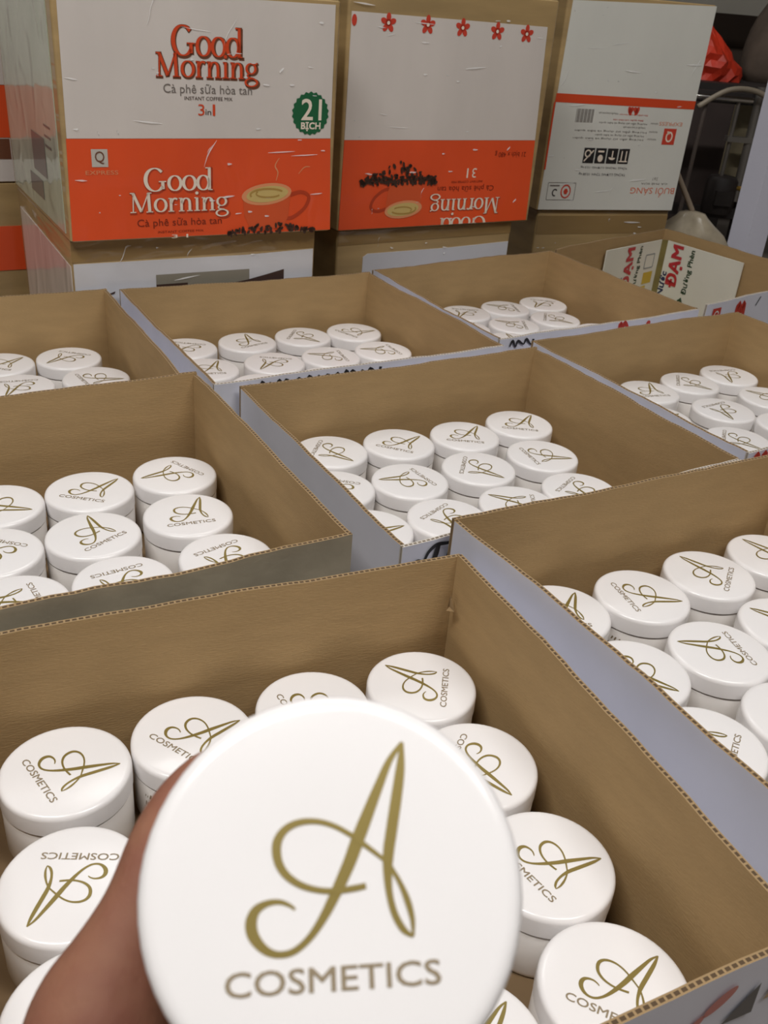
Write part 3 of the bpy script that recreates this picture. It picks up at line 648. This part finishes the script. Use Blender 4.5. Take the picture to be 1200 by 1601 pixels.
pr(wp, 'symbol_marks', [arc(1.1, 1.27, .07, .07, 0, 340, .03), line((1.02, 1.1), (1.24, 1.34), .03), disc(1.44, 1.17, .07, .08, 14), rect(1.36, 1.3, 1.52, 1.34), disc(1.75, 1.2, .09, .06, 14, 0, 180, 360), line((1.75, 1.2), (1.75, 1.34), .03), line((2.0, 1.12), (2.0, 1.34), .03), line((2.12, 1.12), (2.12, 1.34), .03), rect(1.95, 1.1, 2.17, 1.125)], INKW, .0007)
pr(wp, 'weight_lines', [fit(text2d('TỔNG TRỌNG LƯỢNG: 13,0 kg'), .97, .92, 2.22, 1.0, inv=True), fit(text2d('TRỌNG LƯỢNG TỊNH: 10,08 kg'), .95, .78, 2.2, .86, inv=True)], DGREY, .0004)
pr(wp, 'logo_square', [rect(3.02, 1.51, 3.36, 1.86)], FLOW, .0004)
pr(wp, 'logo_ring', [arc(3.19, 1.68, .08, .1, 0, 360, .035), line((3.12, 1.8), (3.18, 1.74), .03)], INKW, .0007)
pr(wp, 'logo_word', [fit(text2d('EXPRESS'), 2.85, 1.92, 3.48, 2.0, inv=True)], ink('pale_orange', (226, 150, 120)), .0004)
pr(wp, 'large_word', [fit(text2d('BUỔI SÁNG'), 2.42, .32, 3.66, .54, inv=True)], ink('soft_orange', (222, 118, 84)), .0004, label='upside-down orange word')
pr(wp, 'small_line', [fit(text2d('CÀ PHÊ SỮA'), 2.68, .6, 3.42, .65, inv=True), fit(text2d('3 in 1'), 2.98, .7, 3.12, .78, inv=True)], PGREY, .0004)
sy = [line((.2, .24), (.92, .24), .012), line((.2, .62), (.92, .62), .012), line((.2, .24), (.2, .62), .012), line((.92, .24), (.92, .62), .012), rect(.25, .54, .5, .57)]
pr(wp, 'stamp_frame', sy, PGREY, .0004)
pr(wp, 'stamp_letter', [arc(.4, .4, .06, .07, 40, 290, .03)], DGREY, .0004)
pr(wp, 'stamp_emblem', [arc(.68, .43, .12, .14, 0, 360, .03), disc(.68, .43, .06, .07, 6)], FLOW, .0006)
l3 = carton('coffee_carton', 'brown taped carton directly under the handling-symbol carton', (2.96, 22.42, -CZ), 22, 3.62, CZ-4.145, 3.9, group=STK)
panel(l3, 'tape_strip', [(.02, 2.55), (3.6, 2.58), (3.6, 3.0), (.02, 2.98)], TAPE, th=.006)
# --- stack further left
u = (math.cos(math.radians(31.6)), math.sin(math.radians(31.6)))
o0 = (-7.77-4.15*u[0], 18.11-4.15*u[1])
c0 = carton('coffee_carton', 'white and orange coffee carton behind the badge carton', (o0[0], o0[1], -3.69), 31.6, 4.5, 3.5, 3.6, group=STK)
panel(c0, 'white_panel', [(.05, 1.7), (4.46, 1.7), (4.46, 3.45), (.05, 3.45)], WHITEP)
panel(c0, 'orange_panel', [(.05, .8), (4.46, .8), (4.46, 1.69), (.05, 1.69)], ORANGEP)
p = panel(c0, 'lower_panel', [(.05, .02), (4.46, .02), (4.46, .79), (.05, .79)], WHITEP)
pr(p, 'dark_print', [rect(.1, .42, 4.4, .78)], SHADOW, .0004)
l0 = carton('coffee_carton', 'orange and brown carton at the stack end under another coffee carton', (o0[0], o0[1], -CZ), 31.6, 4.5, CZ-3.7, 3.6, group=STK)
panel(l0, 'orange_panel', [(.05, 1.9), (4.46, 1.9), (4.46, 2.75), (.05, 2.75)], ORANGEP)

for t_, w_, h_, sd_, n_ in ((c1, 4.35, 3.45, 2, 40), (c2, 4.4, 3.9, 5, 32), (c3, 3.7, 4.3, 8, 28), (l1, 4.1, 3.5, 11, 30), (l2, 4.1, 3.2, 14, 24), (l3, 3.6, 3.05, 17, 20)): wrinkle_glints(t_, w_, h_, sd_, n_)

# ------------------------------------------------------------------ workshop corner behind the stack
STEEL = mat('grey_steel', (150, 146, 140), .35, metal=.7); DARKM = mat('dark_machine_paint', (52, 46, 44), .6, var=.2, vscale=20)
BEIGE = mat('beige_board', (150, 138, 110), .8, var=.15, vscale=10); WHITEM = mat('white_painted_post', (222, 222, 236), .45)
# white post
t = thing('white_post', 'white painted square steel post beside the machine', 'post', W(9.22, 26.2, -CZ), math.radians(28))
b = MB(); b.box((0, 0, 1.1), (.055, .055, 2.2)); obj('shaft', b.mesh('shaft', WHITEM), t)
b = MB(); b.box((0, 0, .006), (.09, .09, .012)); obj('foot_plate', b.mesh('foot_plate', WHITEM), t)
# machine on a dark frame
mx0, my0 = 7.6, 29.5
t = thing('packing_machine', 'dark workshop machine with steel rods and pipes behind the cartons', 'machine', W(mx0, my0, -CZ))
def mp(name, f, m, sm=None):
    b = MB(); f(b); b.v = [(x*S, y*S, z*S) for x, y, z in b.v]; return obj(name, b.mesh(name, m, sm), t)
for x in (-.4, 2.35):
    for y in (0, 2.6): mp('frame_post', lambda b: b.box((x, y, 2.75), (.35, .35, 5.5)), DARKM)
for z in (2.2, 5.35): mp('frame_rail', lambda b: b.box((1.0, 0, z), (3.1, .3, .3)), DARKM)
mp('back_panel', lambda b: b.box((1.0, 2.5, 2.65), (2.7, .1, 5.3)), mat('machine_panel', (70, 58, 54), .7, var=.25, vscale=14))
mp('motor', lambda b: (b.lathe([(.1, 0), (.42, .02), (.46, .2), (.46, .95), (.38, 1.05), (.1, 1.1)], 24, c=(1.55, -.2, 2.2)), b.box((1.55, -.6, 2.7), (.5, .3, .4))), DARKM, 40)
mp('cylinder_rod', lambda b: b.tube([(2.0, -.3, 2.6), (2.0, -.3, 5.7)], .13, 14), STEEL, 40)
mp('guide_rod', lambda b: b.tube([(1.45, -.3, 3.2), (1.45, -.3, 5.4)], .06, 10), STEEL, 40)
mp('clamp', lambda b: b.box((1.75, -.3, 4.3), (.85, .3, .14)), STEEL)
mp('chrome_pipe', lambda b: b.tube([(-.6, -.4, 5.35), (1.8, -.4, 5.35)], .075, 12), mat('chrome', (220, 218, 214), .15, metal=1), 40)
mp('control_panel', lambda b: b.box((2.1, .6, 4.1), (.9, .15, 2.2)), BEIGE)
mp('valve', lambda b: (b.tube([(1.9, -.4, 3.0), (2.5, -.4, 2.9)], .07, 10), b.box((2.2, -.4, 3.05), (.2, .2, .3))), mat('brass', (170, 140, 70), .35, metal=.8))
mp('thin_rod', lambda b: b.tube([(.35, -.6, .3), (.45, -.6, 5.2)], .06, 8), mat('dull_pipe', (96, 86, 80), .5))
mp('thin_rod', lambda b: b.tube([(2.3, -.6, .3), (2.5, -.6, 2.6)], .06, 8), mat('dull_pipe', (96, 86, 80), .5))
# hoses, bag, cloth, bucket, sacks
b = MB(); P = catmull([(.2, -.75, 5.1), (1.0, -.75, 5.6), (1.9, -.75, 5.55), (2.4, -.75, 5.0), (2.5, -.75, 3.0), (2.52, -.75, .08)], 8)
b.tube([tuple(q*S for q in p_) for p_ in P], .006, 8); obj('air_hose', b.mesh('air_hose', mat('pale_hose', (150, 138, 120), .5), 0), None, W(mx0, my0, -CZ), 'pale hose arching over the machine pipe', 'hose')
b = MB(); P = catmull([(6.25, 25.35, -2.7), (6.63, 25.3, -3.34), (7.13, 25.25, -4.1), (7.3, 25.25, -4.36)], 6); o = W(7.3, 25.25, -4.36)
b.tube([W(*q)-o for q in P], .0055, 8); obj('rope', b.mesh('rope', mat('rope', (146, 130, 112), .8), 0), None, o, 'beige cord tied to the plastic bag', 'cord')
BAG = mat('translucent_bag', (176, 164, 142), .3, var=.3, vscale=30, bump=.8, bscale=40, coat=.4)
b = MB(); rnd = random.Random(3); N = 28; prof = [(.75, 0), (.98, .25), (1.08, .9), (1.1, 1.6), (1.02, 2.1), (.8, 2.4), (.55, 2.62), (.4, 2.76), (.32, 2.86), (.1, 2.9)]
for r, z in prof:
    for k in range(N):
        a = 2*math.pi*k/N; rr = r*(1+.1*math.sin(3*a+z)+.06*math.sin(5*a+z*2)+.05*math.sin(9*a-z*3)+rnd.uniform(-.02, .02)); b.v.append((rr*math.cos(a)*S, rr*.8*math.sin(a)*S, z*S))
for i in range(len(prof)-1):
    for k in range(N): b.f.append((i*N+k, i*N+(k+1) % N, (i+1)*N+(k+1) % N, (i+1)*N+k)); b.m.append(0)
b.f += [tuple(range(N))[::-1], tuple(range(len(b.v)-N, len(b.v)))]; b.m += [0, 0]
obj('plastic_bag', b.mesh('plastic_bag', BAG, 0), None, W(7.3, 25.25, -CZ), 'tied translucent plastic bag behind the empty carton', 'bag')
# shelf above with bag, wedge board and sack
t = thing('wall_shelf', 'dark shelf on the back wall above the machine', 'shelf', W(10.9, 37.2, -1.95))
b = MB(); b.box((0, 0, 0), (.52, .6, .03)); obj('board', b.mesh('board', DARKM), t)
for x in (-.2, .2):
    b = MB(); b.box((x, .05, -.075), (.02, .46, .12)); obj('bracket', b.mesh('bracket', DARKM), t)
def lump(b, rx, ry, h, seed, n=22, m=8, p=.6, crum=0., lean=0.):
    rnd = random.Random(seed); o = len(b.v); ph = rnd.uniform(0, 6)
    for i in range(m+1):
        f = i/m; r = (math.sin(math.pi*min(.5+f*.5, 1)))**p if f > 0 else .9
        for k in range(n):
            a = 2*math.pi*k/n; q = r*(1+.09*math.sin(3*a+ph+f*4)+.06*math.sin(7*a-ph*2)+rnd.uniform(-crum, crum))+.02
            b.v.append((rx*q*math.cos(a)+lean*f, ry*q*math.sin(a), h*f*(1+.05*math.sin(4*a+ph))))
    for i in range(m):
        for k in range(n): b.f.append((o+i*n+k, o+i*n+(k+1) % n, o+(i+1)*n+(k+1) % n, o+(i+1)*n+k)); b.m.append(0)
    b.f += [tuple(o+k for k in range(n))[::-1], tuple(o+m*n+k for k in range(n))]; b.m += [0, 0]
b = MB(); lump(b, .085, .07, .15, 5, 26, 9, 1.3, .12, -.05)
obj('red_bag', b.mesh('red_bag', mat('red_plastic_bag', (226, 64, 38), .4, var=.35, vscale=14, bump=.8, bscale=40)), None, W(9.75, 35.2, -1.76), 'crumpled red plastic bag on the dark shelf', 'bag')
b = MB(); b.add([(x, y, z) for y in (0, .02) for x, z in ((-.09, 0), (.1, 0), (-.09, .17))], [(0, 1, 2), (5, 4, 3), (0, 3, 4, 1), (1, 4, 5, 2), (2, 5, 3, 0)])
obj('wedge_board', b.mesh('wedge_board', mat('grey_board', (170, 164, 148), .7)), None, W(10.0, 37.0, -1.76), 'grey triangular board leaning behind the red bag', 'board')
b = MB(); lump(b, .1, .1, .24, 9)
obj('dark_sack', b.mesh('dark_sack', mat('dark_sackcloth', (104, 90, 78), .9, var=.3, vscale=20, bump=.6, bscale=50), 0), None, W(12.35, 36.6, -1.76), 'dark brown sack standing on the shelf', 'sack')
b = MB(); b.box((0, 0, 0), (1.6, .08, .08)); b2 = obj('trim_1', b.mesh('trim_1', mat('grey_beam', (150, 146, 136), .7)), None, W(11.5, 39.6, .75), kind='structure')
b = MB(); b.lathe([(.3*S, 0), (.62*S, .02*S), (.8*S, 1.3*S), (.86*S, 1.32*S), (.86*S, 1.42*S), (.7*S, 1.4*S)], 28)
obj('blue_bucket', b.mesh('blue_bucket', mat('blue_plastic', (48, 84, 124), .4), 40), None, W(11.05, 30.2, -CZ+4.22), 'blue plastic bucket on the machine side', 'bucket')
# bracket shelf that carries the bucket
t = thing('bucket_stand', 'thin steel stand carrying the blue bucket', 'stand', W(11.05, 30.2, -CZ))
b = MB(); b.box((0, 0, 4.16*S), (1.5*S, 1.2*S, .1*S)); obj('top', b.mesh('top', DARKM), t)
for x in (-.65, .65):
    for y in (-.5, .5):
        b = MB(); b.box((x*S, y*S, 2.06*S), (.1*S, .1*S, 4.12*S)); obj('leg', b.mesh('leg', DARKM), t)

# ------------------------------------------------------------------ hand holding a jar up to the camera
HC = Vector((-0.04780, 1.57019, -1.95917)); H1 = Vector((0.99023, 0.11961, 0.07170)); H2 = Vector((-0.13815, 0.77119, 0.62144)); H3 = Vector((0.01904, -0.62527, 0.78017))
def hw(a, b_, c): q = HC+H1*a+H2*b_+H3*c; return W(q.x, q.y, q.z)
rotm = Matrix((H1, H2, H3)).transposed()
jar(hw(0, 0, -JH), 0, 'white cosmetic jar held up in the hand, gold script letter upright', None, None, rotm.to_euler())
J = []; E_ = []; RAD = []
def chain(pts, start=None):
    prev = start
    for a, b_, c, r in pts:
        J.append(hw(a, b_, c)); RAD.append(r*S); k = len(J)-1
        if prev is not None: E_.append((prev, k))
        prev = k
    return prev
root = chain([(-.42, -.62, -.98, .23)])
chain([(-.62, -1.12, -.95, .25), (-.72, -1.5, -.92, .27), (-.86, -2.2, -.85, .33), (-1.05, -3.3, -.7, .4)], root)
chain([(-.72, -.68, -.86, .3), (-.75, -.46, -.8, .285), (-.704, -.268, -.77, .235), (-.674, -.19, -.77, .19), (-.646, -.106, -.77, .155), (-.595, .009, -.77, .13), (-.552, .155, -.77, .13), (-.475, .29, -.77, .125), (-.375, .385, -.77, .11), (-.32, .43, -.77, .07)], root)
palm = chain([(-.2, -.35, -.97, .19)], root)
chain([(-.32, -.02, -.93, .125), (-.2, .2, -.80, .1), (-.06, .36, -.765, .09), (.03, .46, -.755, .075), (.05, .49, -.75, .05)], palm)
chain([(-.05, -.08, -.94, .125), (.1, .13, -.80, .102), (.25, .28, -.765, .092), (.33, .36, -.755, .076), (.36, .385, -.75, .05)], palm)
chain([(.06, -.24, -.94, .12), (.24, -.06, -.80, .098), (.38, .06, -.765, .088), (.46, .12, -.755, .072), (.485, .14, -.75, .05)], palm)
chain([(.05, -.42, -.93, .11), (.22, -.3, -.80, .088), (.34, -.23, -.76, .078), (.41, -.2, -.75, .064), (.435, -.19, -.745, .045)], palm)
me = bpy.data.meshes.new('hand_cage'); o = bpy.data.objects.new('hand_cage', me); col.objects.link(o)
hb = hw(-.42, -.62, -.98)
me.from_pydata([p-hb for p in J], E_, [])
o.modifiers.new('skin', 'SKIN'); sl = me.skin_vertices[0].data
for i, r in enumerate(RAD): sl[i].radius = (r, r)
sl[0].use_root = True
sd = o.modifiers.new('sub', 'SUBSURF'); sd.levels = 2; sd.render_levels = 2
hm = bpy.data.meshes.new_from_object(o.evaluated_get(bpy.context.evaluated_depsgraph_get()))
bpy.data.objects.remove(o); hm.name = 'hand'
SKIN = mat('skin', (150, 104, 79), .72, var=.2, vscale=40, rgb2=(132, 80, 64), bump=.3, bscale=160, sss=.15)
hm.materials.clear(); hm.materials.append(SKIN); hm.shade_smooth()
hand = obj('hand', hm, None, hb, 'bare hand and forearm holding up a white jar', 'hand')
NAIL = mat('nail', (214, 168, 150), .3)
for (a, b_, c), r, dirv in (((.02, .45, -.835), .05, (.5, .8)), ((.32, .35, -.835), .05, (.7, .7)), ((.45, .115, -.83), .048, (.8, .5)), ((.4, -.205, -.815), .042, (.9, .3))):
    b = MB(); dx, dy = dirv; s = r*S; sg = 1 if c > -.5 else -1
    V = []
    for i in range(5):
        for j in range(5):
            x = (i/4-.5)*1.5; y = (j/4-.5)*2.0; h = -.35*x*x-.12*max(0, y)**2
            q = Vector((dy*x+dx*y, -dx*x+dy*y)); V.append(hw(a, b_, c)-hb+(H1*q.x+H2*q.y)*s+H3*(sg*h*s))
    b.add(V, [(i*5+j, (i+1)*5+j, (i+1)*5+j+1, i*5+j+1) for i in range(4) for j in range(4)])
    obj('fingernail', b.mesh('fingernail', NAIL, 0), hand)
